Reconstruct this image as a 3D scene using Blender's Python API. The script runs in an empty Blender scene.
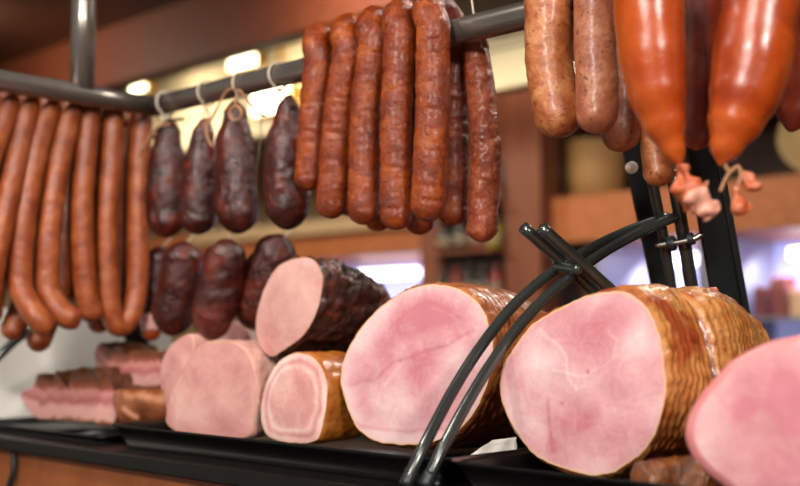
import bpy, bmesh, math, random
from mathutils import Vector, Matrix, noise
random.seed(7)
SC = bpy.context.scene
COL = SC.collection
F = 1111.0                                   # focal length in pixels (50 mm on 36 mm / 800 px)
ZC = 1.34                                    # camera height
PITCH = math.atan(87 / F)
UX, UY = -0.7193, 0.6947                     # direction of the counter (to the far left)
VX, VY = 0.6947, 0.7193                      # across the counter, away from the viewer
CP, SP = math.cos(PITCH), math.sin(PITCH)

# ------------------------------------------------------------------ coordinates
def ray(px, py):
    a, b = (px - 400) / F, (243 - py) / F
    return Vector((a, CP - b * SP, SP + b * CP))
def at(px, py, d):
    r = ray(px, py); r = r * (d / r.y)
    return Vector((r.x, r.y, ZC + r.z))
def atv(px, py, v):                          # on the plane running along the counter at distance v
    r = ray(px, py); r = r * (v / (r.x * VX + r.y * VY))
    return Vector((r.x, r.y, ZC + r.z))
def atu(px, py, u):
    r = ray(px, py); r = r * (u / (r.x * UX + r.y * UY))
    return Vector((r.x, r.y, ZC + r.z))
def uvz(u, v, z):                            # counter coordinates to world; z is relative to the camera height
    return Vector((u * UX + v * VX, u * UY + v * VY, ZC + z))
def to_uv(p):
    return p.x * UX + p.y * UY, p.x * VX + p.y * VY
U = Vector((UX, UY, 0)); V = Vector((VX, VY, 0)); Z = Vector((0, 0, 1))

# ------------------------------------------------------------------ objects
def link(name, verts, faces, mat, parent=None, smooth=True, attrs=None, uvs=None):
    lo = Vector((min(v[i] for v in verts) for i in range(3))); hi = Vector((max(v[i] for v in verts) for i in range(3)))
    c = (lo + hi) / 2
    me = bpy.data.meshes.new(name)
    me.from_pydata([Vector(v) - c for v in verts], [], faces)
    if attrs:
        for k, vals in attrs.items():
            a = me.attributes.new(k, 'FLOAT', 'POINT'); a.data.foreach_set('value', vals)
    me.materials.append(mat)
    if smooth:
        me.polygons.foreach_set('use_smooth', [True] * len(me.polygons))
    me.update()
    o = bpy.data.objects.new(name, me); COL.objects.link(o)
    if parent is not None:
        o.parent = parent; pl = parent.location
        pp = parent.parent
        while pp is not None:
            pl = pl + pp.location; pp = pp.parent
        o.location = c - pl
    else:
        o.location = c
    return o
def tag(o, label, cat, group=None):
    o['label'] = label; o['category'] = cat
    if group: o['group'] = group
    return o
def struct(o):
    o['kind'] = 'structure'; return o
def empty(name, loc, label, cat, group=None):
    o = bpy.data.objects.new(name, None); COL.objects.link(o); o.location = loc
    o.empty_display_size = 0.02
    return tag(o, label, cat, group)
def bevel(o, w, seg=2):
    m = o.modifiers.new('bevel', 'BEVEL'); m.width = w; m.segments = seg; m.limit_method = 'ANGLE'; m.angle_limit = 0.6
    return o
def box_uvz(u0, u1, v0, v1, z0, z1):
    vs = [uvz(u, v, z) for z in (z0, z1) for u, v in ((u0, v0), (u1, v0), (u1, v1), (u0, v1))]
    fs = [(0, 1, 2, 3), (7, 6, 5, 4), (0, 4, 5, 1), (1, 5, 6, 2), (2, 6, 7, 3), (3, 7, 4, 0)]
    return vs, fs
def box(name, b, mat, parent=None, bv=0.0):
    vs, fs = box_uvz(*b)
    o = link(name, vs, fs, mat, parent, smooth=False)
    if bv: bevel(o, bv)
    return o
class MB:
    def __init__(s): s.v, s.f = [], []
    def add(s, vs, fs):
        n = len(s.v); s.v += [Vector(v) for v in vs]; s.f += [tuple(i + n for i in f) for f in fs]
    def box(s, *b): s.add(*box_uvz(*b))
    def link(s, name, mat, parent=None, smooth=False): return link(name, s.v, s.f, mat, parent, smooth)

def spline(pts, n):
    P = [Vector(p) for p in pts]
    if len(P) == 2:
        return [P[0].lerp(P[1], i / (n - 1)) for i in range(n)]
    E = [2 * P[0] - P[1]] + P + [2 * P[-1] - P[-2]]
    fine = []
    for i in range(1, len(E) - 2):
        p0, p1, p2, p3 = E[i - 1:i + 3]
        for k in range(24):
            t = k / 24
            fine.append(0.5 * ((2 * p1) + (p2 - p0) * t + (2 * p0 - 5 * p1 + 4 * p2 - p3) * t * t + (3 * p1 - p0 - 3 * p2 + p3) * t ** 3))
    fine.append(P[-1])
    L = [0.0]
    for a, b in zip(fine, fine[1:]): L.append(L[-1] + (b - a).length)
    return fine, L
def sample(fine, L, s):
    s = min(max(s, 0), L[-1])
    lo, hi = 0, len(L) - 1
    while hi - lo > 1:
        m = (lo + hi) // 2
        if L[m] <= s: lo = m
        else: hi = m
    t = (s - L[lo]) / max(L[hi] - L[lo], 1e-9)
    return fine[lo].lerp(fine[hi], t)
def tube_geo(pts, rad, seg=24, step=0.004, ends='round', amp=0.0, freq=60.0, seed=0.0, crease=0.0, cfreq=90.0, tip=(1.0, 1.0), prof=None, fine_skin=False):
    """swept tube; ends 'round' or 'flat'; prof(t) scales the radius along the length; amp/crease roughen the skin"""
    if len(pts) == 2: pts = [pts[0], (Vector(pts[0]) + Vector(pts[1])) / 2, pts[1]]
    fine, L = spline(pts, 0)
    T = L[-1]
    n = max(4, int(T / step))
    ss = [T * i / n for i in range(n + 1)]
    e0, e1 = rad * tip[0], rad * tip[1]
    if ends == 'round':
        k = 9
        extra0 = [e0 * (1 - math.cos(math.pi / 2 * i / k)) for i in range(k + 1)]
        extra1 = [T - e1 * (1 - math.cos(math.pi / 2 * i / k)) for i in range(k + 1)]
        ss = sorted(extra0 + [s for s in ss if e0 * 1.02 < s < T - e1 * 1.02] + extra1)
    def rr(s):
        r = rad * (prof(s / T) if prof else 1.0)
        if ends == 'round':
            if s < e0: r *= math.sqrt(max(0.0, 1 - ((e0 - s) / e0) ** 2))
            if T - s < e1: r *= math.sqrt(max(0.0, 1 - ((e1 - (T - s)) / e1) ** 2))
        return r
    verts, faces = [], []
    tang0 = None; nrm = None
    off = Vector((seed * 3.1, seed * 7.7, seed * 1.3))
    for s in ss:
        p = sample(fine, L, s)
        tg = (sample(fine, L, s + 0.002) - sample(fine, L, s - 0.002)).normalized()
        if nrm is None:
            nrm = tg.orthogonal().normalized()
        else:
            nrm = (nrm - tg * nrm.dot(tg)).normalized()
        bn = tg.cross(nrm)
        r = rr(s)
        for j in range(seg):
            th = 2 * math.pi * j / seg
            dr = nrm * math.cos(th) + bn * math.sin(th)
            q = p + dr * r
            rj = r
            if amp and r > rad * 0.1:
                rj += amp * (noise.fractal(q * freq + off, 0.7, 2.1, 3) if fine_skin else noise.noise(q * freq + off)) * min(1, r / rad * 1.3)
            if crease and r > rad * 0.4:
                w = noise.noise(Vector((math.cos(th) * 0.7, math.sin(th) * 0.7, s * cfreq)) + off)
                rj -= crease * max(0.0, w - 0.12) * 2.2
            verts.append(p + dr * rj)
    m = len(ss)
    for i in range(m - 1):
        for j in range(seg):
            a, b = i * seg + j, i * seg + (j + 1) % seg
            faces.append((a, b, b + seg, a + seg))
    faces.append(tuple(reversed(range(seg))))
    faces.append(tuple((m - 1) * seg + j for j in range(seg)))
    return verts, faces
def tube(name, pts, rad, mat, parent=None, **k):
    v, f = tube_geo(pts, rad, **k)
    return link(name, v, f, mat, parent)

# ------------------------------------------------------------------ materials
def srgb(r, g, b):
    def c(x):
        x /= 255.0
        return x / 12.92 if x <= 0.04045 else ((x + 0.055) / 1.055) ** 2.4
    return (c(r), c(g), c(b), 1)
def new_mat(name):
    m = bpy.data.materials.new(name); m.use_nodes = True
    nt = m.node_tree; nt.nodes.clear()
    out = nt.nodes.new('ShaderNodeOutputMaterial'); b = nt.nodes.new('ShaderNodeBsdfPrincipled')
    nt.links.new(b.outputs[0], out.inputs[0])
    return m, nt, b
def coords(nt, shift=True, scale=(1, 1, 1)):
    tc = nt.nodes.new('ShaderNodeTexCoord')
    mp = nt.nodes.new('ShaderNodeMapping'); mp.inputs['Scale'].default_value = scale
    nt.links.new(tc.outputs['Object'], mp.inputs['Vector'])
    if shift:
        oi = nt.nodes.new('ShaderNodeObjectInfo'); mu = nt.nodes.new('ShaderNodeMath'); mu.operation = 'MULTIPLY'; mu.inputs[1].default_value = 37.0
        nt.links.new(oi.outputs['Random'], mu.inputs[0]); nt.links.new(mu.outputs[0], mp.inputs['Location'])
    return mp.outputs['Vector']
def noise_tex(nt, vec, scale, detail=4, rough=0.55, dist=0.0):
    n = nt.nodes.new('ShaderNodeTexNoise'); n.inputs['Scale'].default_value = scale; n.inputs['Detail'].default_value = detail
    n.inputs['Roughness'].default_value = rough; n.inputs['Distortion'].default_value = dist
    nt.links.new(vec, n.inputs['Vector']); return n.outputs['Fac']
def ramp(nt, fac, stops):
    r = nt.nodes.new('ShaderNodeValToRGB')
    while len(r.color_ramp.elements) < len(stops): r.color_ramp.elements.new(0.5)
    for e, (p, c) in zip(r.color_ramp.elements, stops): e.position = p; e.color = c
    nt.links.new(fac, r.inputs['Fac']); return r.outputs['Color']
def mix(nt, fac, a, b, mode='MIX'):
    m = nt.nodes.new('ShaderNodeMix'); m.data_type = 'RGBA'; m.blend_type = mode
    for sock, val in ((m.inputs[0], fac), (m.inputs[6], a), (m.inputs[7], b)):
        if hasattr(val, 'links'): nt.links.new(val, sock)
        else: sock.default_value = val
    return m.outputs[2]
def attr(nt, name):
    a = nt.nodes.new('ShaderNodeAttribute'); a.attribute_name = name; return a.outputs['Fac']
def bump(nt, b, h, strength, dist=0.002, prev=None):
    n = nt.nodes.new('ShaderNodeBump'); n.inputs['Strength'].default_value = strength; n.inputs['Distance'].default_value = dist
    nt.links.new(h, n.inputs['Height'])
    if prev: nt.links.new(prev, n.inputs['Normal'])
    nt.links.new(n.outputs[0], b.inputs['Normal']); return n.outputs[0]
def plain(name, c, rough=0.5, metal=0.0, var=0.0, vscale=20, bumps=0.0, spec=0.5, coat=0.0):
    m, nt, b = new_mat(name)
    b.inputs['Roughness'].default_value = rough; b.inputs['Metallic'].default_value = metal
    b.inputs['Specular IOR Level'].default_value = spec; b.inputs['Coat Weight'].default_value = coat
    v = coords(nt)
    f = noise_tex(nt, v, vscale)
    lo = tuple(x * (1 - var) for x in c[:3]) + (1,); hi = tuple(min(1, x * (1 + var)) for x in c[:3]) + (1,)
    nt.links.new(ramp(nt, f, [(0.3, lo), (0.7, hi)]), b.inputs['Base Color'])
    if bumps: bump(nt, b, noise_tex(nt, v, vscale * 6), bumps)
    return m
def casing(name, dark, mid, light, scale=45, rough=0.36, bs=0.5, bscale=140, coat=0.15, fleck=None, fscale=260, spec=0.5):
    m, nt, b = new_mat(name)
    v = coords(nt)
    f = noise_tex(nt, v, scale, 5, 0.6, 0.4)
    c = ramp(nt, f, [(0.28, dark), (0.5, mid), (0.72, light)])
    if fleck:
        f2 = noise_tex(nt, v, fscale, 3, 0.6)
        f3 = ramp(nt, f2, [(0.58, (0, 0, 0, 1)), (0.68, (1, 1, 1, 1))])
        c = mix(nt, f3, c, fleck)
    nt.links.new(c, b.inputs['Base Color'])
    fr = noise_tex(nt, v, bscale * 0.6, 3)
    rr = nt.nodes.new('ShaderNodeMapRange'); rr.inputs['To Min'].default_value = rough - 0.1; rr.inputs['To Max'].default_value = rough + 0.16
    nt.links.new(fr, rr.inputs['Value']); nt.links.new(rr.outputs[0], b.inputs['Roughness'])
    b.inputs['Specular IOR Level'].default_value = spec
    b.inputs['Coat Weight'].default_value = coat; b.inputs['Coat Roughness'].default_value = 0.25
    p = bump(nt, b, noise_tex(nt, v, bscale, 6, 0.65, 1.2), bs, 0.004)
    bump(nt, b, noise_tex(nt, v, bscale * 3.3, 3, 0.6, 0.5), bs * 0.35, 0.001, p)
    return m
def wood(name, a, c, scale=(3, 40, 40), rough=0.45, spec=0.4):
    m, nt, b = new_mat(name)
    v = coords(nt, scale=scale)
    f = noise_tex(nt, v, 1.2, 6, 0.6, 0.8)
    nt.links.new(ramp(nt, f, [(0.3, a), (0.7, c)]), b.inputs['Base Color'])
    b.inputs['Roughness'].default_value = rough; b.inputs['Specular IOR Level'].default_value = spec
    bump(nt, b, f, 0.06, 0.002)
    return m
def glow(name, c, s):
    m, nt, b = new_mat(name)
    b.inputs['Base Color'].default_value = c; b.inputs['Emission Color'].default_value = c; b.inputs['Emission Strength'].default_value = s
    return m
def ham_face(name, pale, mid, deep, rim, rough=0.5):
    """cut meat: the 'tone' attribute holds the muscle blotches and seams, 'rim' the distance to the rind"""
    m, nt, b = new_mat(name)
    v = coords(nt)
    t = attr(nt, 'tone')
    n1 = noise_tex(nt, v, 55, 6, 0.62, 1.5)
    n2 = noise_tex(nt, v, 300, 3, 0.6)
    def madd(a, k, c):
        x = nt.nodes.new('ShaderNodeMath'); x.operation = 'MULTIPLY_ADD'; nt.links.new(a, x.inputs[0]); x.inputs[1].default_value = k
        if hasattr(c, 'links'): nt.links.new(c, x.inputs[2])
        else: x.inputs[2].default_value = c
        return x.outputs[0]
    h = madd(n1, 0.55, madd(n2, 0.22, -0.385))
    s = nt.nodes.new('ShaderNodeMath'); s.operation = 'ADD'; nt.links.new(h, s.inputs[0]); nt.links.new(t, s.inputs[1])
    c = ramp(nt, s.outputs[0], [(0.1, deep), (0.48, mid), (0.9, pale)])
    r = attr(nt, 'rim')
    rr = ramp(nt, r, [(0.965, (0, 0, 0, 1)), (0.995, (1, 1, 1, 1))])
    c = mix(nt, rr, c, rim)
    nt.links.new(c, b.inputs['Base Color'])
    b.inputs['Roughness'].default_value = rough
    b.inputs['Specular IOR Level'].default_value = 0.35
    b.inputs['Subsurface Weight'].default_value = 0.15
    b.inputs['Subsurface Radius'].default_value = (0.006, 0.002, 0.0015)
    b.inputs['Subsurface Scale'].default_value = 1.0
    p = bump(nt, b, n1, 0.12, 0.0015)
    bump(nt, b, n2, 0.10, 0.0006, p)
    return m
def rind(name, cols, netc=None, scale=22, rough=0.38, bs=0.4, bscale=120, netmix=0.55, coat=0.2, patch=None):
    m, nt, b = new_mat(name)
    v = coords(nt)
    f = noise_tex(nt, v, scale, 6, 0.65, 0.8)
    n = len(cols)
    c = ramp(nt, f, [(0.3 + 0.4 * i / max(1, n - 1), x) for i, x in enumerate(cols)])
    if patch:
        pm = ramp(nt, noise_tex(nt, v, 13, 3, 0.6, 0.5), [(0.54, (0, 0, 0, 1)), (0.64, (0.85, 0.85, 0.85, 1))])
        c = mix(nt, pm, c, patch)
    if netc:
        t = attr(nt, 'net')
        k = nt.nodes.new('ShaderNodeMath'); k.operation = 'MULTIPLY'; k.inputs[1].default_value = netmix; nt.links.new(t, k.inputs[0])
        c = mix(nt, k.outputs[0], c, netc)
    nt.links.new(c, b.inputs['Base Color'])
    b.inputs['Roughness'].default_value = rough; b.inputs['Coat Weight'].default_value = coat; b.inputs['Coat Roughness'].default_value = 0.22
    bump(nt, b, noise_tex(nt, v, bscale, 5, 0.65, 0.8), bs, 0.002)
    return m

M = {}
M['steel'] = plain('brushed_steel', srgb(130, 122, 114), 0.26, 0.75, 0.08, 60)
M['black_metal'] = plain('black_painted_metal', srgb(84, 88, 85), 0.22, 0.75, 0.12, 40, 0, 0.6)
M['bar_metal'] = plain('dark_bar_metal', srgb(40, 43, 44), 0.42, 0.3, 0.12, 30)
M['chrome'] = plain('bolt_chrome', srgb(170, 165, 158), 0.25, 1.0, 0.1, 40)
M['counter'] = plain('black_counter', srgb(19, 16, 15), 0.36, 0.0, 0.2, 30, 0, 0.3)
M['tray'] = plain('black_tray', srgb(13, 12, 12), 0.3, 0.0, 0.2, 30, 0, 0.3)
M['front_wood'] = wood('counter_front_wood', srgb(140, 76, 40), srgb(168, 96, 52), (14, 14, 3))
M['white_panel'] = plain('white_panel', srgb(238, 232, 222), 0.5, 0, 0.03, 6)
M['twine'] = plain('pale_twine', srgb(196, 180, 160), 0.8, 0, 0.2, 300)
M['twine_brown'] = plain('smoked_twine', srgb(160, 112, 76), 0.75, 0, 0.25, 300)
M['frank'] = casing('long_sausage_casing', srgb(112, 44, 14), srgb(144, 66, 25), srgb(168, 90, 40), 40, 0.4, 0.4, 100, 0.15)
M['smoked'] = casing('smoked_sausage_casing', srgb(92, 31, 8), srgb(130, 51, 12), srgb(168, 80, 22), 34, 0.21, 0.8, 105, 0.15, srgb(108, 36, 10), 200, 0.4)
M['dry'] = casing('dry_sausage_casing', srgb(108, 38, 18), srgb(150, 64, 30), srgb(178, 98, 60), 60, 0.36, 1.0, 85, 0.25, srgb(180, 112, 76), 150)
M['salami'] = casing('dark_salami_casing', srgb(36, 12, 8), srgb(64, 20, 12), srgb(112, 38, 20), 26, 0.2, 1.0, 60, 0.15, spec=0.45)
M['brat'] = casing('pale_sausage_casing', srgb(130, 62, 28), srgb(172, 98, 52), srgb(200, 138, 88), 50, 0.36, 0.4, 120, 0.25, srgb(124, 52, 30), 170)
M['brat_pink'] = casing('pale_pink_sausage_casing', srgb(136, 66, 40), srgb(172, 100, 66), srgb(204, 146, 110), 46, 0.36, 0.4, 120, 0.25, srgb(126, 58, 40), 170)
M['orange'] = casing('orange_sausage_casing', srgb(122, 36, 6), srgb(164, 62, 11), srgb(188, 88, 25), 16, 0.26, 0.22, 50, 0.35)
M['red'] = casing('red_sausage_casing', srgb(84, 24, 10), srgb(122, 40, 16), srgb(150, 60, 26), 24, 0.35, 0.2, 60, 0.3)
M['tail'] = casing('casing_tail', srgb(160, 62, 26), srgb(188, 92, 50), srgb(214, 140, 104), 60, 0.4, 0.3, 90, 0.2)
M['tail_pale'] = plain('pale_casing_tail', srgb(214, 150, 128), 0.4, 0, 0.1, 90)
P1, P2, P3 = srgb(232, 200, 199), srgb(217, 162, 165), srgb(196, 120, 130)
M['ham_face'] = ham_face('ham_cut_face', P1, P2, P3, srgb(228, 182, 140))
M['bacon_piece'] = ham_face('browned_bacon_face', srgb(206, 146, 116), srgb(140, 78, 42), srgb(70, 34, 16), srgb(70, 36, 18), 0.35)
M['near_face'] = ham_face('near_ham_cut_face', P1, srgb(214, 158, 158), P3, srgb(212, 148, 146))
M['left_face'] = ham_face('dull_ham_cut_face', srgb(222, 180, 168), srgb(206, 152, 144), srgb(182, 118, 114), srgb(198, 140, 110))
M['roll_face'] = ham_face('rolled_ham_cut_face', srgb(240, 212, 200), srgb(222, 166, 158), srgb(200, 130, 126), srgb(224, 184, 150))
M['slab'] = plain('pink_meat', srgb(216, 158, 150), 0.45, 0, 0.12, 60, 0.2)
M['pink_rind'] = rind('pink_cut_side', [srgb(216, 122, 122), srgb(226, 148, 146)], None, 30, 0.4, 0.15)
M['net_rind'] = rind('netted_rind', [srgb(96, 36, 12), srgb(166, 92, 38), srgb(204, 140, 76), srgb(186, 108, 48), srgb(150, 52, 22)], srgb(104, 56, 26), 16, 0.28, 0.7, 150, 0.45, 0.4, srgb(150, 50, 20))
M['brown_rind'] = rind('brown_rind', [srgb(92, 38, 18), srgb(148, 74, 34), srgb(184, 108, 56)], srgb(206, 146, 96), 28, 0.32, 0.6, 150, 0.45, 0.35)
M['joint_rind'] = rind('dark_netted_rind', [srgb(60, 26, 10), srgb(116, 62, 26), srgb(160, 98, 46)], None, 45, 0.34, 0.7, 170)
M['amber_rind'] = rind('amber_rind', [srgb(120, 58, 14), srgb(168, 92, 28), srgb(188, 120, 52)], None, 26, 0.36, 0.35, 100, 0.5, 0.3)
M['black_rind'] = rind('blackened_rind', [srgb(34, 20, 16), srgb(62, 32, 24), srgb(104, 46, 30)], None, 40, 0.45, 0.9, 110, 0.5, 0.2)
M['fat_rind'] = rind('pale_fat_side', [srgb(206, 150, 136), srgb(224, 178, 164)], None, 30, 0.42, 0.3)
def bacon_face():
    m, nt, b = new_mat('bacon_cut_face')
    v = coords(nt)
    h = attr(nt, 'tone')
    n = noise_tex(nt, v, 40, 5, 0.6, 1.0)
    x = nt.nodes.new('ShaderNodeMath'); x.operation = 'MULTIPLY_ADD'; nt.links.new(n, x.inputs[0]); x.inputs[1].default_value = 0.34
    y = nt.nodes.new('ShaderNodeMath'); y.operation = 'ADD'; nt.links.new(h, y.inputs[0]); y.inputs[1].default_value = -0.17
    nt.links.new(y.outputs[0], x.inputs[2])
    nt.links.new(ramp(nt, x.outputs[0], [(0.02, srgb(140, 84, 48)), (0.1, srgb(200, 150, 138)), (0.3, srgb(206, 150, 142)), (0.4, srgb(164, 88, 86)),
                                         (0.56, srgb(190, 128, 118)), (0.64, srgb(140, 70, 54)), (0.71, srgb(110, 56, 30)), (0.9, srgb(66, 34, 20))]), b.inputs['Base Color'])
    b.inputs['Roughness'].default_value = 0.42
    bump(nt, b, n, 0.3, 0.002)
    return m
M['bacon'] = bacon_face()
M['crust'] = rind('dark_crust', [srgb(44, 22, 14), srgb(88, 44, 22), srgb(126, 72, 36)], None, 60, 0.4, 0.9, 150)
M['bacon_side'] = rind('amber_bacon_side', [srgb(70, 34, 16), srgb(140, 76, 34), srgb(150, 90, 60), srgb(222, 176, 150)], None, 30, 0.36, 0.7, 90)
# the place
M['dark_wood'] = wood('dark_brown_ceiling_wood', srgb(38, 20, 13), srgb(54, 29, 19), (4, 4, 30), 0.35, 0.35)
M['beam_wood'] = wood('brown_beam_wood', srgb(58, 25, 11), srgb(70, 32, 15), (3, 30, 30), 0.6, 0.12)
M['cab_wood'] = wood('red_brown_cabinet_wood', srgb(104, 56, 36), srgb(130, 74, 50), (30, 30, 3), 0.5)
M['orange_wood'] = wood('orange_wood_board', srgb(160, 88, 46), srgb(188, 114, 66), (3, 30, 30), 0.5)
M['niche'] = plain('dark_niche_back', srgb(66, 48, 40), 0.7, 0, 0.15, 4)
M['cream'] = plain('cream_paint', srgb(232, 216, 178), 0.7, 0, 0.03, 3)
M['wall'] = plain('tan_wall_paint', srgb(190, 160, 120), 0.7, 0, 0.05, 3)
M['floor'] = plain('grey_tile_floor', srgb(120, 108, 98), 0.5, 0, 0.1, 5)
M['case_back'] = glow('glowing_case_lining', srgb(160, 162, 216), 0.5)  # case lighting put into the lining as bluish emission
M['case_metal'] = plain('case_metal', srgb(150, 148, 160), 0.4, 0.3, 0.05, 10)
M['case_tube'] = glow('case_lamp_tube', (0.86, 0.88, 1, 1), 6.0)
M['lamp'] = glow('lamp_glass', (1.0, 0.86, 0.55, 1), 9.0)
M['lamp_frame'] = plain('brass_lamp_frame', srgb(230, 180, 60), 0.3, 0.6, 0.05, 20)
def wicker():
    m, nt, b = new_mat('wicker')
    v = coords(nt, False)
    w = nt.nodes.new('ShaderNodeTexWave'); w.inputs['Scale'].default_value = 18; w.bands_direction = 'Z'; w.inputs['Distortion'].default_value = 1.5
    nt.links.new(v, w.inputs['Vector'])
    nt.links.new(ramp(nt, w.outputs['Fac'], [(0.2, srgb(150, 106, 58)), (0.7, srgb(204, 160, 100))]), b.inputs['Base Color'])
    b.inputs['Roughness'].default_value = 0.6
    bump(nt, b, w.outputs['Fac'], 0.6, 0.006)
    return m
M['wicker'] = wicker()
M['wicker_pale'] = plain('pale_wicker', srgb(206, 172, 118), 0.65, 0, 0.2, 120, 0.5)
M['glass_dark'] = plain('dark_bottle_glass', srgb(34, 30, 22), 0.15, 0, 0.2, 20)
M['glass_olive'] = plain('olive_bottle_glass', srgb(150, 140, 40), 0.2, 0, 0.2, 20)
M['label_pale'] = plain('pale_paper', srgb(140, 122, 100), 0.6, 0, 0.05, 30)
M['jar_red'] = plain('red_jar', srgb(120, 44, 34), 0.3, 0, 0.2, 30)
M['pack_red'] = plain('red_pack', srgb(120, 58, 50), 0.5, 0, 0.2, 30)
M['pack_tan'] = plain('tan_pack', srgb(190, 150, 110), 0.5, 0, 0.1, 30)
M['paper_sheet'] = plain('white_paper_sheet', srgb(225, 218, 208), 0.6, 0, 0.04, 60)
M['cable'] = plain('black_cable', srgb(24, 24, 24), 0.5)

# ------------------------------------------------------------------ room shell
EXT0, EXT1 = -2.2, 6.6                       # extent along the counter
V0, V1 = -1.6, 3.75
fl = struct(box('floor', (EXT0, EXT1, V0, V1, -ZC - 0.05, -ZC), M['floor']))
cl = struct(box('ceiling', (EXT0, EXT1, V0, V1, 1.12, 1.18), M['dark_wood']))
struct(box('wall_back', (EXT0, EXT1, V1, V1 + 0.1, -ZC, 1.12), M['wall']))
struct(box('wall_left', (EXT1, EXT1 + 0.1, V0, V1 + 0.1, -ZC, 1.12), M['wall']))
struct(box('wall_right', (EXT0 - 0.1, EXT0, V0, V1 + 0.1, -ZC, 1.12), M['wall']))
# ceiling beam and the cream bulkhead above the back shelves
struct(box('trim_1', (EXT0, EXT1, 2.16, 2.24, 0.90, 1.12), M['beam_wood']))
struct(box('wall_bulkhead', (EXT0, EXT1, 2.62, 2.70, 0.735, 1.12), M['cream']))
struct(box('trim_2', (EXT0, EXT1, 2.612, 2.62, 0.855, 0.858), M['dark_wood']))

# ------------------------------------------------------------------ counter
ct = empty('display_counter', uvz(0.9, 1.05, -ZC), 'black topped serving counter with a brown wooden front under the meats', 'counter')
def child_box(name, b, mat, root, bv=0.0): return box(name, b, mat, root, bv)
child_box('worktop', (-0.5, 2.6, 0.753, 1.55, -0.170, -0.15), M['counter'], ct, 0.003)
child_box('front_panel', (-0.5, 2.6, 0.775, 0.80, -ZC, -0.170), M['front_wood'], ct)
child_box('carcass', (-0.5, 2.6, 0.80, 1.52, -ZC, -0.170), M['dark_wood'], ct)
CT = -0.15
# low white panel closing the far end of the counter
tag(box('splash_panel', (1.72, 1.735, -0.2, 1.18, CT, 0.035), M['white_panel'], None, 0.002), 'white upright panel at the far left end of the counter behind the bacon', 'panel')

# ------------------------------------------------------------------ trays
def tray(name, u0, u1, v0, v1, zb, zr, label, slope=0.012, r=0.02):
    def loop(ins, z, rad):
        pts = []
        a, b, c, d = u0 + ins, u1 - ins, v0 + ins, v1 - ins
        for cu, cv, s in ((b - rad, d - rad, 0), (a + rad, d - rad, 90), (a + rad, c + rad, 180), (b - rad, c + rad, 270)):
            for k in range(7):
                t = math.radians(s + 90 * k / 6)
                pts.append(uvz(cu + rad * math.cos(t), cv + rad * math.sin(t), z))
        return pts
    prof = [(slope, zb, r), (slope * 0.4, zr - 0.004, r), (0.0, zr - 0.0015, r), (-0.006, zr, r + 0.006), (-0.007, zr - 0.002, r + 0.006), (0.0, zr - 0.006, r), (slope - 0.001, zb - 0.002, r)]
    vs, fs = [], []
    n = 28
    for p in prof: vs += loop(*p)
    for i in range(len(prof) - 1):
        for j in range(n):
            a, b = i * n + j, i * n + (j + 1) % n
            fs.append((a, b, b + n, a + n))
    fs.append(tuple(range(n))); fs.append(tuple(reversed(range((len(prof) - 1) * n, len(prof) * n))))
    o = link(name, vs, fs, M['tray'], smooth=True)
    return tag(o, label, 'tray')
FL = CT + 0.0045                              # tray floor
tray('meat_tray', 0.715, 1.288, 0.790, 1.14, CT + 0.0025, -0.121, 'long black rimmed tray under the row of sliced hams')
tray('meat_tray', 0.10, 0.698, 0.790, 1.20, CT + 0.0025, -0.121, 'black tray with a doubled rim under the biggest netted ham')
tray('meat_tray', 1.312, 1.68, 0.79, 1.12, CT + 0.0025, -0.139, 'shallow flat black tray under the bacon slabs at far left', 0.006, 0.012)

# ------------------------------------------------------------------ hanging rail
RV, RZ, RR = 0.938, 0.338, 0.0152
RU = 1.426
rail = empty('hanging_rail', uvz(RU, RV, RZ), 'brushed steel tube rail with a bend and a vertical post, hanging above the counter', 'rail')
tube('long_tube', [uvz(-0.1, RV, RZ), uvz(RU, RV, RZ)], RR, M['steel'], rail, ends='flat', step=0.1, seg=32)
tube('short_tube', [uvz(RU, RV, RZ), uvz(RU, -0.1, RZ)], RR, M['steel'], rail, ends='flat', step=0.1, seg=32)
cv, cf = [], []
for i in range(13):
    for j in range(24):
        a, b = math.pi * i / 12, 2 * math.pi * j / 24
        cv.append(uvz(RU, RV, RZ) + Vector((math.sin(a) * math.cos(b), math.sin(a) * math.sin(b), math.cos(a))) * RR * 1.02)
        if i < 12: cf.append((i * 24 + j, (i + 1) * 24 + j, (i + 1) * 24 + (j + 1) % 24, i * 24 + (j + 1) % 24))
link('corner_joint', cv, cf, M['steel'], rail)
pp = atu(82, 85, RU); pu, pv = to_uv(pp)
tube('vertical_post', [uvz(RU, pv, RZ + 0.008), uvz(RU, pv, 1.12)], 0.0175, M['steel'], rail, ends='flat', step=0.1, seg=32)
# thin rod behind the short tube which carries the long sausages
RODU, RODZ = RU + RR + 0.041, 0.316
hr = tag(tube('hanging_rod', [uvz(RODU, RV - 0.012, RODZ), uvz(RODU, -0.1, RODZ)], 0.005, M['steel'], ends='flat', step=0.1, seg=16), 'thin steel rod behind the short rail carrying the long sausages', 'rod')
tube('rear_rod', [uvz(RODU + 0.062, RV + 0.1, RODZ), uvz(RODU + 0.062, -0.1, RODZ)], 0.005, M['steel'], hr, ends='flat', step=0.1, seg=16)

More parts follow.
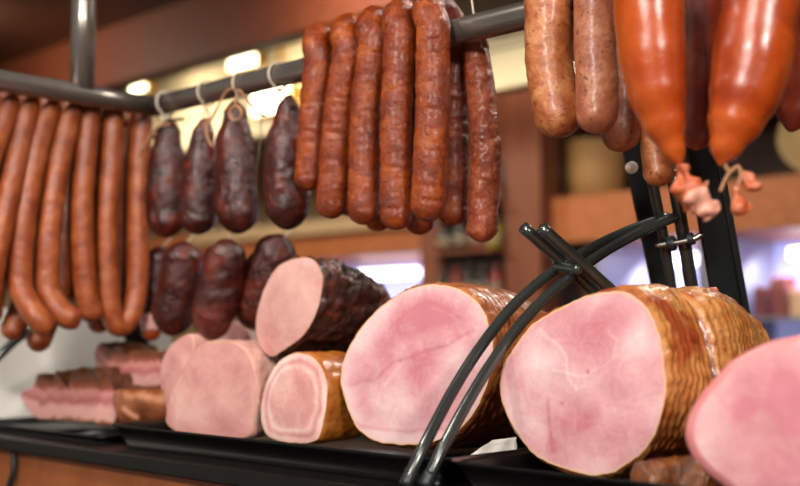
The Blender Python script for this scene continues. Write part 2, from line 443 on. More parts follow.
# ------------------------------------------------------------------ sausages over the long rail
G1 = 'dark smoked sausages looped over the rail'
def loop_over(name, top, fr, bk, rpx, mat, seed, r=None, amp=0.0007, crease=0.0011, mids=(), bmids=()):
    """sausage bent over the long rail: front leg pixel points from bottom up, back leg end point"""
    d0 = at(400, 0, 1).y
    vf = RV - RR
    pr = atv(top[0], top[1], RV)
    r = r or rpx / F * pr.y
    off = RR + r + 0.0022
    pts = [atv(x, y, RV - off) for x, y in fr]
    while len(pts) > 2 and pts[-1].z > ZC + RZ - 0.02: pts.pop()
    ut = to_uv(atv(top[0], top[1] + rpx, RV))[0]
    (ua, _), (ub_, _) = to_uv(pts[-2]), to_uv(pts[-1])
    uf = ub_ + (ub_ - ua) * (ZC + RZ - pts[-1].z) / max(0.01, pts[-1].z - pts[-2].z)
    for k in range(0, 11):
        a = math.pi * k / 10
        uu = uf + (ut - uf) * min(1, k / 5)
        pts.append(uvz(uu, RV - off * math.cos(a), RZ + off * math.sin(a)))
    ub = to_uv(pts[-1])[0]
    eb = atv(bk[0], bk[1], RV + off)
    for t in (0.25, 0.6):
        pts.append(pts[-1].lerp(eb, t) if False else uvz(ub + (to_uv(eb)[0] - ub) * t, RV + off, RZ + (eb.z - ZC - RZ) * t))
    pts.append(eb)
    v, f = tube_geo(pts, r, seg=44, step=0.0017, amp=amp, freq=95, seed=seed, crease=crease, cfreq=130, tip=(0.95, 0.95), fine_skin=True)
    return link(name, v, f, mat), r
loops = [
    ((325, 27), [(308, 191), (313, 120), (317, 74)], (332, 205), 14.4, 'leftmost dark smoked sausage over the rail, half hidden and ending highest'),
    ((351, 17), [(330, 219), (338, 120), (345, 70)], (347, 216), 15.2, 'second dark smoked sausage from the left end of the rail bunch'),
    ((379, 10), [(363, 225), (365, 120), (371, 65)], (376, 231), 15.6, 'third dark smoked sausage of the bunch, in its middle'),
    ((405, 2), [(396, 230), (396, 120), (399, 60)], (419, 235), 16.0, 'fourth dark smoked sausage, reaching lowest in the front of the bunch'),
    ((433, -6), [(427, 222), (432, 120), (433, 55)], (452, 226), 17.0, 'thickest dark smoked sausage at the right end of the rail bunch'),
]
for i, (t, fr, bk, rp, lab) in enumerate(loops):
    o, r = loop_over('smoked_sausage', t, fr, bk, rp, M['smoked'], i + 1.0)
    tag(o, lab, 'sausage', G1)
# single wrinkled sausage behind the rail
pts = [atv(474, 34, 0.972), atv(478, 70, 0.972), atv(483, 110, 0.972), atv(486, 155, 0.972), atv(484, 190, 0.972), atv(481, 242, 0.972)]
v, f = tube_geo(pts, 15.3 / F * pts[0].y, seg=44, step=0.0017, amp=0.0016, freq=90, seed=9, crease=0.0006, fine_skin=True, tip=(0.7, 0.9), prof=lambda t: 0.9 + 0.14 * t)
dry = tag(link('dry_sausage', v, f, M['dry']), 'single wrinkled reddish sausage hanging apart to the right of the dark bunch', 'sausage')
tube('twine', [pts[0] + Vector((0, 0, -0.004)), pts[0] + Vector((0, 0, 0.02)), pts[0] + Vector((-0.004, 0.0, 0.05))], 0.0012, M['twine'], dry, seg=8, step=0.006)

# ------------------------------------------------------------------ pale sausages
G2 = 'pale sausages on the rail'
o, r = loop_over('pale_sausage', (552, -42), [(562, 137), (555, 100), (549, 62), (548, 20)], (585, 60), 23.0, M['brat'], 21, crease=0.0003, amp=0.0006)
tag(o, 'pale speckled sausage with a curved end, left one of the two pale sausages', 'sausage', G2)
o, r = loop_over('pale_sausage', (597, -48), [(597, 134), (597, 80), (595, 50), (595, 10)], (621, 152), 20.5, M['brat_pink'], 22, crease=0.0003, amp=0.0006)
tag(o, 'pale pinkish sausage hanging straight beside the foreground orange sausage', 'sausage', G2)
ob = [atv(660, 186, 1.0), atv(656, 150, 1.0), atv(648, 100, .995), atv(640, 40, .99), atv(636, -10, 0.985)]
ob.append(uvz(to_uv(ob[-1])[0] - 0.005, 0.985, 0.40))
v, f = tube_geo(ob, 15.5 / F * ob[0].y, seg=24, step=0.004, amp=0.0012, freq=60, seed=5, crease=0.0004, tip=(0.9, 0.9))
o = tag(link('pale_sausage', v, f, M['brat']), 'brown speckled sausage end peeping out under the left orange sausage', 'sausage', G2)

# ------------------------------------------------------------------ big orange sausages in the foreground
G3 = 'big sausages in the foreground'
def shaped(name, pl, mat, seed, amp=0.0005, tip=(1, 1), crease=0.0, prt=None):
    """tube through (px, py, depth, radius px)"""
    pts = [at(x, y, d) for x, y, d, r in pl]
    fine, L = spline(pts, 0)
    n = len(pl); rad = [r / F * d for x, y, d, r in pl]
    key = [L[min(24 * i, len(L) - 1)] / L[-1] for i in range(n)]
    R0 = max(rad)
    def prof(t):
        for i in range(n - 1):
            if t <= key[i + 1] or i == n - 2:
                w = (t - key[i]) / max(1e-6, key[i + 1] - key[i]); w = min(1, max(0, w)); w = w * w * (3 - 2 * w)
                return (rad[i] + (rad[i + 1] - rad[i]) * w) / R0
    v, f = tube_geo(pts, R0, seg=32, step=0.004, amp=amp, freq=50, seed=seed, crease=crease, tip=tip, prof=prof)
    return link(name, v, f, mat, prt)
def crumple(name, pl, mat, prt, seed):
    pts = [at(x, y, d) for x, y, d, r in pl]
    fine, L = spline(pts, 0); n = len(pl); rad = [r / F * d for x, y, d, r in pl]; R0 = max(rad)
    key = [L[min(24 * i, len(L) - 1)] / L[-1] for i in range(n)]
    def prof(t):
        for i in range(n - 1):
            if t <= key[i + 1] or i == n - 2:
                w = min(1, max(0, (t - key[i]) / max(1e-6, key[i + 1] - key[i])))
                return (rad[i] + (rad[i + 1] - rad[i]) * w) / R0
    v, f = tube_geo(pts, R0, seg=20, step=0.0015, amp=R0 * 1.1, freq=90, seed=seed, ends='round', tip=(0.15, 0.25), prof=prof)
    return link(name, v, f, mat, prt)
o1 = shaped('orange_sausage', [(645, -75, .955, 33), (648, -30, .955, 36), (649, 10, .955, 35.5), (652, 50, .955, 34), (657, 90, .955, 30), (664, 122, .955, 22.5), (673, 148, .955, 13), (681, 166, .955, 5)], M['orange'], 31, tip=(0.8, 0.25))
tag(o1, 'big glossy orange sausage in the foreground with its tied end beside the pale sausages', 'sausage', G3)
crumple('casing_tail', [(682, 164, .955, 5), (684, 178, .955, 8), (690, 192, .955, 15), (699, 200, .955, 14)], M['tail'], o1, 3)
crumple('casing_tail', [(690, 192, .95, 7), (699, 200, .945, 12), (709, 208, .94, 13), (716, 215, .94, 8)], M['tail_pale'], o1, 4)
o2 = shaped('orange_sausage', [(770, -75, .93, 34), (765, -30, .93, 38), (760, 10, .93, 39), (753, 55, .93, 40), (745, 92, .93, 36), (735, 122, .93, 28), (726, 147, .93, 17), (720, 166, .93, 6)], M['orange'], 33, tip=(0.8, 0.3))
tag(o2, 'big glossy orange sausage with a long white highlight, rightmost of the two in front', 'sausage', G3)
tube('twine', [at(722, 160, .93), at(730, 172, .93), at(737, 166, .93), at(741, 174, .93), at(738, 186, .93)], 0.002, M['twine_brown'], o2, seg=8, step=0.003)
tube('twine', [at(737, 166, .93), at(730, 172, .928), at(724, 182, .928), at(720, 192, .928)], 0.0016, M['twine_brown'], o2, seg=8, step=0.003)
crumple('casing_tail', [(741, 172, .93, 3), (747, 180, .93, 7), (753, 186, .93, 9), (754, 192, .93, 4)], M['tail'], o2, 5)
crumple('casing_tail', [(738, 186, .93, 4), (738, 196, .93, 7), (742, 205, .93, 9), (748, 212, .93, 5)], M['tail'], o2, 6)
o3 = shaped('red_sausage', [(702, -75, 1.045, 26), (703, -20, 1.045, 27), (704, 30, 1.045, 27), (703, 80, 1.045, 26), (699, 125, 1.045, 21), (694, 150, 1.045, 12)], M['red'], 35, tip=(.8, .5))
tag(o3, 'dark red sausage hanging in the gap behind the two big orange sausages', 'sausage', G3)
o4 = shaped('red_sausage', [(812, -75, 1.03, 34), (810, -20, 1.03, 36), (806, 40, 1.03, 34), (800, 85, 1.03, 29), (795, 112, 1.03, 20), (790, 132, 1.03, 9)], M['red'], 36, tip=(.8, .4))
tag(o4, 'shaded dark red sausage at the right edge, behind the glossy orange one', 'sausage', G3)
for o, px, py, d in ((o1, 645, -75, .955), (o2, 770, -75, .93), (o3, 702, -75, 1.045), (o4, 812, -75, 1.03)):
    a = at(px, py, d); u_, v_ = to_uv(a)
    pts = [a + Vector((0, 0, -0.004)), a + Vector((0, 0, 0.01))]
    s = 1 if v_ < RV else -1
    q = RR + 0.010
    pts.append(uvz(u_, RV - s * (q + 0.015), RZ + 0.012))
    pts += [uvz(u_, RV + s * q * math.cos(math.radians(t)), RZ + 0.004 + q * math.sin(math.radians(t))) for t in (20, 50, 80, 110, 140, 170)]
    tube('twine', pts, 0.002, M['twine'], o, seg=8, step=0.004)

# ------------------------------------------------------------------ dark salamis
G4 = 'dark salamis tied to the rail'
G5 = 'dark salamis of the lower tier'
def salami(pl, vpl, seed, tip=(1, 1), lumps=0.0020, k=1.08):
    pts = [atv(x, y, vpl) for x, y, r in pl]
    fine, L = spline(pts, 0); n = len(pl); rad = [k * r / F * p.y for (x, y, r), p in zip(pl, pts)]; R0 = max(rad)
    key = [L[min(24 * i, len(L) - 1)] / L[-1] for i in range(n)]
    def prof(t):
        for i in range(n - 1):
            if t <= key[i + 1] or i == n - 2:
                w = min(1, max(0, (t - key[i]) / max(1e-6, key[i + 1] - key[i]))); w = w * w * (3 - 2 * w)
                return (rad[i] + (rad[i + 1] - rad[i]) * w) / R0
    v, f = tube_geo(pts, R0, seg=48, step=0.002, amp=lumps, freq=48, seed=seed, tip=tip, prof=prof, fine_skin=True)
    return link('salami', v, f, M['salami'])
up = [
    ([(170, 118, 4), (169, 132, 11), (167, 165, 17.5), (166, 195, 18.8), (166, 222, 18), (166, 238, 14)], (158, 97), 'dark salami tied nearest the rail bend, leftmost in the upper row'),
    ([(205, 118, 4), (203, 134, 10.5), (200, 170, 16), (199, 195, 17.5), (198, 220, 17), (197, 235, 13)], (199, 88), 'dark salami with a dangling brown string, second in the upper row'),
    ([(235, 100, 4), (235, 114, 11), (235, 145, 18), (236, 175, 19.6), (237, 210, 19.8), (237, 234, 15)], (234, 78), 'dark salami with a brown twine ring at its top, third in the upper row'),
    ([(289, 94, 4), (288, 109, 11), (286, 145, 19), (286, 175, 21), (287, 208, 20.5), (287, 230, 15)], (270, 72), 'dark salami nearest the smoked sausage bunch, rightmost in the upper row'),
]
for i, (pl, knot, lab) in enumerate(up):
    o = tag(salami(pl, RV, 40 + i, tip=(0.25, 0.75)), lab, 'salami', G4)
    top = atv(pl[0][0], pl[0][1], RV)
    ku = to_uv(atv(knot[0], knot[1], RV - RR))[0]
    q = RR + 0.0032
    pts = [top + Vector((0, 0, -0.004)), uvz((ku + to_uv(top)[0]) / 2, RV - 0.006, (top.z - ZC) * 0.5 + (RZ - q) * 0.5 - 0.004)]
    for t in range(-60, 271, 30):
        a = math.radians(t)
        pts.append(uvz(ku + 0.006 * (t - 60) / 330, RV - q * math.cos(a), RZ + q * math.sin(a)))
    pts.append(top + Vector((0.003, 0.002, 0.002)))
    tube('twine', pts, 0.0015, M['twine'], o, seg=8, step=0.004)
    if i == 0:
        tube('twine', [atv(170, 124, RV - .02), atv(160, 126, RV - .022), atv(150, 136, RV - .024), atv(143, 150, RV - .024)], 0.0022, M['twine_brown'], o, seg=8, step=0.004)
        tube('twine', [atv(166, 124, RV - .02), atv(175, 120, RV - .02), atv(184, 119, RV - .02)], 0.0022, M['cable'], o, seg=8, step=0.004)
    if i == 1:
        tube('twine', [atv(204, 126, RV - .016), atv(209, 118, RV - .018), atv(206, 130, RV - .022), atv(209, 141, RV - .024), atv(213, 147, RV - .024)], 0.0019, M['twine_brown'], o, seg=8, step=0.004)
        tube('twine', [atv(210, 122, RV - .016), atv(217, 108, RV - .02), atv(226, 92, RV - .02), atv(234, 88, RV - .02)], 0.0017, M['twine_brown'], o, seg=8, step=0.004)
    if i == 2:
        ring = []
        for t in range(0, 375, 15):
            a = math.radians(t)
            ring.append(atv(235.5 + 6.2 * math.sin(a), 113 - 7 * math.cos(a), RV - 0.026))
        tube('twine_ring', ring, 0.0021, M['twine_brown'], o, seg=10, step=0.002)
        tube('twine', [atv(235, 106, RV - .024), atv(238, 90, RV - .022), atv(246, 98, RV - .02), atv(258, 112, RV - .02), atv(266, 116, RV - .02)], 0.0016, M['twine_brown'], o, seg=8, step=0.004)
low = [
    ([(161, 246, 10), (160, 260, 13.5), (158, 285, 14), (158, 310, 13), (158, 326, 9)], RV + 0.045, 'slim dark salami mostly hidden at the left of the lower tier', (160, 238)),
    ([(186, 241, 13), (184, 256, 17), (180, 285, 18.5), (174, 312, 18.5), (171, 336, 14)], RV + 0.005, 'dark salami leaning right at its top, beside the long sausages in the lower tier', (186, 236)),
    ([(227, 238, 13), (226, 255, 18), (220, 285, 18.5), (214, 310, 19), (209, 340, 14)], RV - 0.012, 'wrinkled dark salami hanging over the flat-topped sliced ham in the lower tier', (228, 234)),
    ([(284, 236, 12), (277, 250, 18), (267, 275, 21), (259, 300, 21.5), (250, 329, 16)], RV + 0.05, 'dark salami slanting down behind the cut face of the blackened ham', (285, 233)),
]
for i, (pl, vp, lab, kn) in enumerate(low):
    o = tag(salami(pl, vp, 50 + i, tip=(0.7, 0.8), k=1.16), lab, 'salami', G5)
    a = atv(pl[0][0], pl[0][1], vp)
    zt = atv(pl[0][0], 98, RV + 0.04)
    tube('twine', [a + Vector((0, 0, -0.004)), a + V * 0.03 + Vector((0, 0, 0.03)), a + V * 0.05 + Vector((0, 0, 0.1)), uvz(to_uv(a)[0], RV + 0.045, RZ - 0.02), uvz(to_uv(a)[0], RV + RR + 0.006, RZ + 0.006), uvz(to_uv(a)[0], RV + 0.013, RZ + 0.0145), uvz(to_uv(a)[0], RV, RZ + RR + 0.0035)], 0.0012, M['twine'], o, seg=8, step=0.01)

# ------------------------------------------------------------------ long sausages on the left
G6 = 'long sausages on the rod at left'
def long_saus(front, back, rpx, seed, lab, tipb=0.95, du=0.0):
    """over the thin rod: front leg points bottom to top, back leg points top to bottom; each (px, py)"""
    uf = RODU - 0.0215 + du; ub = RODU + 0.0215 + du
    pts = []
    fr = [atu(x, y, uf + k) for x, y, k in front]
    vt = to_uv(fr[-1])[1]
    pts += fr
    q = 0.0215
    for t in (20, 55, 90, 125, 160):
        a = math.radians(t); pts.append(uvz(RODU + du - q * math.cos(a), vt + 0.01 * t / 160, RODZ + q * math.sin(a) - 0.0))
    pts += [atu(x, y, ub + k) for x, y, k in back]
    r = rpx / F * fr[0].y
    v, f = tube_geo(pts, r, seg=24, step=0.004, amp=0.0007, freq=80, seed=seed, crease=0.0006, cfreq=110, tip=(0.95, tipb), fine_skin=True)
    return tag(link('long_sausage', v, f, M['frank']), lab, 'sausage', G6)
long_saus([(-12, 300, 0), (-6, 260, 0), (4, 215, 0), (18, 150, 0), (26, 112, 0)], [(14, 150, 0), (0, 230, 0), (-8, 300, 0), (-12, 324, 0)], 12.2, 61, 'long brown sausage whose lower half leaves the left picture edge')
long_saus([(-40, 296, 0), (-33, 250, 0), (-22, 200, 0), (-8, 150, 0), (6, 112, 0)], [(-8, 150, 0), (-24, 230, 0), (-32, 300, 0)], 11.8, 71, 'long brown sausage barely showing at the left picture edge, just under the rail')
long_saus([(50, 332, -.032), (38, 318, -.03), (26, 300, -.012), (20, 280, 0), (24, 220, 0), (36, 150, 0), (47, 112, 0)], [(44, 150, 0), (36, 230, 0), (30, 280, 0), (16, 322, 0), (6, 338, 0)], 12.2, 62, 'long brown sausage with a thick end curling right, beside the lowest hanging end')
long_saus([(82, 318, -.03), (66, 316, -.02), (52, 300, -.006), (47, 280, 0), (50, 220, 0), (59, 160, 0), (69, 114, 0)], [(66, 160, 0), (62, 240, 0), (58, 290, 0.0), (48, 318, 0.006), (34, 351, 0.006)], 12.4, 63, 'long brown sausage with the lowest hanging rounded end at left')
long_saus([(94, 322, 0), (86, 290, 0), (82, 220, 0), (84, 170, 0), (89, 118, 0)], [(98, 160, 0), (97, 240, 0), (97, 300, 0), (100, 333, 0)], 11.6, 64, 'long brown sausage hanging in the middle of the rod, straight and close to a twin')
long_saus([(121, 318, 0), (122, 290, 0), (123, 220, 0), (124, 160, 0), (127, 116, 0)], [(132, 160, 0), (131, 250, 0), (130, 300, 0)], 11, 69, 'shaded long brown sausage in the gap of the U bent one, behind it', du=0.062)
long_saus([(70, 300, 0), (71, 260, 0), (72, 220, 0), (76, 160, 0), (82, 112, 0)], [(78, 160, 0), (74, 250, 0), (72, 300, 0)], 11, 70, 'shaded long brown sausage behind the row, seen between its second and third neighbours', du=0.062)
# bottom-joined loop at the right end of the rod
uq = RODU - 0.0215
pts = [atu(114, 106, uq), atu(110, 170, uq), atu(107, 220, uq), atu(108, 285, uq), atu(111, 312, uq), atu(119, 326, uq), atu(130, 316, uq), atu(137, 285, uq), atu(138, 220, uq), atu(139, 170, uq), atu(142, 111, uq)]
v, f = tube_geo(pts, 11.3 / F * pts[0].y, seg=24, step=0.004, amp=0.0005, freq=60, seed=66, crease=0.0004, cfreq=110, tip=(0.9, 0.7))
u5 = tag(link('long_sausage', v, f, M['frank']), 'long brown sausage bent into a U beside the dark salamis', 'sausage', G6)
for p in (pts[0], pts[-1]):
    vv = to_uv(p)[1]
    tube('twine', [p + Vector((0, 0, -.004)), p + Vector((0, 0, .012)), uvz(RODU - .003, vv, RODZ + .007), uvz(RODU + .006, vv, RODZ)], 0.0012, M['twine'], u5, seg=8, step=0.005)
# short stub behind the salamis
sb = [at(152, 318, 1.72), at(151, 330, 1.72), at(150, 341, 1.72)]
sv, sf = tube_geo(sb, 9.5 / F * 1.72, seg=24, step=0.003, amp=0.0006, seed=67, tip=(0.3, 0.9))

# ------------------------------------------------------------------ hams
def closed(pts, n):
    m = len(pts); fine = []
    for i in range(m):
        p0, p1, p2, p3 = pts[i - 1], pts[i], pts[(i + 1) % m], pts[(i + 2) % m]
        for k in range(20):
            t = k / 20
            fine.append(0.5 * ((2 * p1) + (p2 - p0) * t + (2 * p0 - 5 * p1 + 4 * p2 - p3) * t * t + (3 * p1 - p0 - 3 * p2 + p3) * t ** 3))
    fine.append(fine[0]); L = [0.0]
    for a, b in zip(fine, fine[1:]): L.append(L[-1] + (b - a).length)
    return [sample(fine, L, L[-1] * i / n) for i in range(n)]
def seg_dist(p, a, b):
    ab = b - a; t = max(0, min(1, (p - a).dot(ab) / max(1e-9, ab.dot(ab))))
    return (p - (a + ab * t)).length
def ham(name, label, cat, outline, d, axis, length, profile, fmat, rmat, group=None, marks=(), seams=(), base=0.42, net=None, rough=0.0, rfreq=40,
        floor=None, layers=False, bulge=0.004, wob=0.06, edge=None, face_name='cut_face', rind_name='rind', n=160, shift=(0, 0), back_round=True, inset=0.985, uneven=0.0, jag=0.012):
    """cut piece of meat: the outline (pixels) lies on the cut plane at depth d with the given axis, and the body runs back along the axis.
    profile: list of (t, scale); marks: (px, py, r px, tone); seams: (polyline px, width px, tone)"""
    cx = sum(p[0] for p in outline) / len(outline); cy = sum(p[1] for p in outline) / len(outline)
    c = at(cx, cy, d); ax = Vector(axis).normalized()
    cam = Vector((0, 0, ZC))
    def onplane(px, py):
        r = ray(px, py); return cam + r * ((c - cam).dot(ax) / r.dot(ax))
    ring = closed([onplane(*p) for p in outline], n)
    ring = [c + (p - c) * (1 + jag * noise.fractal(p * 75, 0.8, 2.1, 3)) for p in ring]
    side = ax.cross(Z).normalized(); upv = side.cross(ax)
    root = empty(name, c + ax * length / 2, label, cat, group)
    # --- face
    vs, fs, tone, rim = [], [], [], []
    K = 40
    mk = [(onplane(x, y), r / F * d, t) for x, y, r, t in marks]
    sm = [([onplane(*q) for q in pl], w / F * d, t) for pl, w, t in seams]
    zs = [p.z for p in ring]; zlo, zhi = min(zs), max(zs); half = max(abs((p - c).dot(side)) for p in ring)
    def add(p, k):
        q = p - ax * bulge * (1 - k * k) if k < 1 else p
        w = noise.noise(p * 42 + Vector((d * 9, 0, 0))) * 0.0012
        q = q - ax * w * (1 - k ** 4)
        vs.append(q); rim.append(k)
        if layers:
            sx = (p - c).dot(side) / half
            tone.append((p.z - zlo) / (zhi - zlo) - 0.9 * max(0, -0.55 - sx) * (1 if layers == 'end' else 0.3)); return
        t = base + 0.30 * noise.noise(p * 19 + Vector((d * 31, 2, 5))) + 0.16 * noise.noise(p * 47 + Vector((d * 13, 7, 1)))
        pn = p + Vector((noise.noise(p * 40), noise.noise(p * 40 + Vector((9, 9, 9))), noise.noise(p * 40 + Vector((3, 5, 7))))) * 0.006
        for mc, mr, mt in mk:
            e = (pn - mc).length / mr
            if e < 1.4: t += mt * max(0, 1 - (e / 1.4) ** 2) ** 1.3
        for pl, w, mt in sm:
            dd = min(seg_dist(p + (pn - p) * 0.4, a, b) for a, b in zip(pl, pl[1:]))
            t += mt * math.exp(-(dd / w) ** 2)
        if edge: t += edge(k + 0.05 * noise.noise(p * 55) if k < 0.97 else k)
        tone.append(t)
    add(c, 0.0)
    rs = [((i + 1) / K) ** 0.8 for i in range(K)]
    for k in rs:
        for p in ring: add(c + (p - c) * k * inset, k)
    for j in range(n): fs.append((0, 1 + (j + 1) % n, 1 + j))
    for i in range(K - 1):
        for j in range(n):
            a, b = 1 + i * n + j, 1 + i * n + (j + 1) % n
            fs.append((a, b, b + n, a + n))
    if floor is not None:
        vs = [Vector((p.x, p.y, max(p.z, ZC + floor + 0.0008))) for p in vs]
    link(face_name, vs, fs, fmat, root, attrs={'tone': tone, 'rim': rim})
    # --- body
    steps = max(24, int(length / 0.0022))
    vs, fs, nt_ = [], [], []
    def sc(t):
        for (a, x), (b, y) in zip(profile, profile[1:]):
            if t <= b:
                w = (t - a) / max(1e-9, b - a); w = w * w * (3 - 2 * w); return x + (y - x) * w
        return profile[-1][1]
    ts = [i / steps for i in range(steps + 1)]
    for ti, t in enumerate(ts):
        s = sc(t)
        cc = c + ax * (length * t) + side * shift[0] * t + upv * shift[1] * t
        if ti == 0: s *= inset
        for j, p in enumerate(ring):
            off = (p - c)
            R = off.length; dr = off.normalized()
            q = cc + off * s
            w = 0.0
            nv = 0.0
            fade = min(1, t * length / 0.004) if ti else 0
            if net:
                nc, nl, depth = net
                a = j / n * nc + t * 1.0 + 0.8 * noise.noise(q * 22); b = t * length / nl + 0.7 * noise.noise(q * 17 + Vector((4, 4, 4))) + 0.12 * math.sin(j / n * 2 * math.pi * nc / 2)
                ga = abs((a % 1) - 0.5) * 2; gb = abs((b % 1) - 0.5) * 2
                g = max(0.9 * max(0, (ga - 0.78) / 0.22), max(0, (gb - 0.58) / 0.42))
                nv = g
                w -= depth * g * (0.6 + 0.4 * noise.noise(q * 30))
                w += depth * 0.7 * (1 - 0.5 * ga ** 2) * (1 - gb ** 2)
            if rough: w += rough * noise.fractal(q * rfreq, 0.8, 2.1, 4)
            if uneven: w += uneven * noise.noise(q * 14 + Vector((1, 8, 3)))
            q = q + dr * w * fade * min(1, s * 1.5)
            vs.append(q); nt_.append(nv)
    m = steps + 1
    for i in range(m - 1):
        for j in range(n):
            a, b = i * n + j, i * n + (j + 1) % n
            fs.append((b, a, a + n, b + n))
    vs.append(sum((vs[(m - 1) * n + j] for j in range(n)), Vector()) / n + ax * 0.002); nt_.append(0)
    for j in range(n): fs.append(((m - 1) * n + j, len(vs) - 1, (m - 1) * n + (j + 1) % n))
    if floor is not None:
        vs = [Vector((p.x, p.y, max(p.z, ZC + floor + 0.0005))) for p in vs]
    link(rind_name, vs, fs, rmat, root, attrs={'net': nt_})
    return root
def crop(pts, s, ox, oy): return [(ox + x / s, oy + y / s) for x, y in pts]
ROUND = [(0, 1.0), (0.06, 1.03), (0.35, 1.05), (0.6, 1.0), (0.8, 0.86), (0.92, 0.62), (0.98, 0.36), (1, 0.15)]
def rot(v, deg):
    a = math.radians(deg); return Vector((v.x * math.cos(a) - v.y * math.sin(a), v.x * math.sin(a) + v.y * math.cos(a), 0))
# the biggest ham
main_ol = crop([(40, 275), (50, 225), (78, 178), (112, 136), (165, 104), (230, 74), (290, 64), (335, 76), (365, 105), (385, 150), (397, 205), (402, 260), (398, 310), (385, 360), (360, 405), (320, 440), (270, 464), (215, 462), (150, 440), (108, 413), (70, 360), (48, 315)], 2.15, 480, 260)
def cm(*pts): return crop(pts, 2.15, 480, 260)
ham('netted_ham', 'biggest ham in front, round pink cut face and golden net-marked rind', 'ham', main_ol, 1.05, rot(V, 0), 0.29,
    [(0, 1.0), (0.03, 1.04), (0.14, 1.06), (0.24, 1.04), (0.285, 0.98), (0.31, 0.90), (0.34, 0.985), (0.42, 1.03), (0.6, 0.99), (0.85, 0.78), (0.95, 0.5), (1, 0.18)], M['ham_face'], M['net_rind'], 'large hams',
    marks=[(*cm((85, 300))[0], 34, .18), (*cm((110, 200))[0], 30, .16), (*cm((130, 260))[0], 30, .12), (*cm((290, 130))[0], 22, -.28), (*cm((240, 185))[0], 24, -.18), (*cm((215, 340))[0], 24, -.26), (*cm((300, 250))[0], 26, -.12), (*cm((160, 395))[0], 10, -.25), (*cm((350, 330))[0], 26, .14), (*cm((240, 430))[0], 26, .18), (*cm((350, 160))[0], 20, .14)],
    seams=[(cm((130, 150), (170, 180), (192, 210), (195, 255), (215, 275)), 1.6, .26), (cm((160, 235), (230, 250), (300, 205)), 1.3, .22), (cm((290, 210), (300, 170), (280, 150)), 1.3, .22), (cm((150, 300), (155, 380), (160, 410)), 2.2, -.3),
           (cm((178, 306), (181, 309)), 1.3, -.9), (cm((237, 240), (239, 243)), 1.3, -.9)],
    net=(46, 0.0092, 0.0019), floor=FL, rough=0.0014, rfreq=70, uneven=0.006, shift=(0.0, 0.0))
mh = [o for o in COL.objects if o.name == 'netted_ham'][0]
kn = [at(706, 297, 1.15), at(712, 294, 1.15), at(718, 298, 1.15)]
v, f = tube_geo(kn, 0.006, seg=14, step=0.001, amp=0.006, freq=160, seed=12, tip=(.6, .6))
link('net_knot', v, f, M['tail'], mh)
# ham with the shallow dimple seam in the middle
mid_ol = crop([(18, 295), (24, 255), (45, 212), (76, 172), (122, 136), (180, 115), (235, 124), (272, 150), (292, 188), (299, 235), (292, 290), (272, 340), (237, 384), (185, 408), (140, 412), (82, 405), (50, 383), (30, 345)], 1.826, 330, 220)
def c8(*pts): return crop(pts, 1.826, 330, 220)
ham('boiled_ham', 'broad ham with a wide pale fat rim in the middle, behind the curved guard tubes', 'ham', mid_ol, 1.262, rot(V, 12), 0.20,
    [(0, 1.0), (0.05, 1.02), (0.3, 1.04), (0.55, 1.04), (0.75, 0.96), (0.9, 0.72), (1, 0.25)], M['ham_face'], M['brown_rind'], 'large hams',
    marks=[(*c8((165, 205))[0], 36, -.26), (*c8((210, 175))[0], 26, -.2), (*c8((165, 272))[0], 20, -.26), (*c8((90, 270))[0], 24, -.12), (*c8((120, 340))[0], 30, .12), (*c8((230, 300))[0], 34, .16), (*c8((60, 230))[0], 20, .1)],
    seams=[(c8((35, 300), (80, 292), (120, 258), (160, 246), (220, 228), (262, 200)), 1.8, -.22), (c8((150, 245), (100, 300)), 1.6, .16), (c8((30, 362), (60, 378), (150, 386), (215, 380)), 2.4, -.3), (c8((250, 215), (225, 175), (180, 160)), 1.8, .18), (c8((156, 248), (163, 242)), 1.2, -.5)],
    edge=lambda k: 0.34 * max(0, (k - 0.74) / 0.26) if k < 1 else 0.3, net=(44, 0.010, 0.0013), shift=(0.02, -0.012), floor=FL, rough=0.002, rfreq=60, base=.44)
# left ham, rolled ham, blackened ham
def c7(*pts): return crop(pts, 2.023, 130, 220)
ham('boiled_ham', 'flat-topped pink ham at left with a pale fatty side, next to the rolled ham', 'ham', c7((72, 402), (80, 352), (104, 308), (130, 264), (160, 247), (205, 246), (236, 268), (252, 308), (258, 360), (252, 408), (236, 440), (150, 440), (100, 430), (76, 415)), 1.455, rot(V, 14), 0.13,
    [(0, 1.0), (0.05, 1.02), (0.5, 1.0), (0.8, 0.85), (0.95, 0.55), (1, 0.2)], M['left_face'], M['fat_rind'], 'small hams', marks=[(*c7((110, 390))[0], 16, .2), (*c7((200, 330))[0], 26, -.1)], floor=FL, rough=0.0012, rfreq=60,
    seams=[(c7((85, 360), (100, 390), (95, 420)), 2.0, .2)])
ham('rolled_ham', 'small rolled ham showing a pale fat ring around its pink centre', 'ham', c7((264, 385), (271, 342), (288, 302), (314, 276), (345, 268), (375, 280), (394, 310), (400, 350), (394, 400), (378, 446), (330, 452), (285, 442), (268, 420)), 1.358, rot(V, 0), 0.125,
    [(0, 1.0), (0.05, 1.02), (0.5, 1.0), (0.8, 0.88), (0.95, 0.55), (1, 0.2)], M['roll_face'], M['amber_rind'], 'small hams', floor=FL, rough=0.0012, rfreq=60, base=.40,
    edge=lambda k: (0.30 * math.exp(-((k - 0.72) / 0.06) ** 2) - 0.10 * math.exp(-((k - 0.83) / 0.035) ** 2) + 0.3 * min(1, max(0, (k - 0.84) / 0.06))))
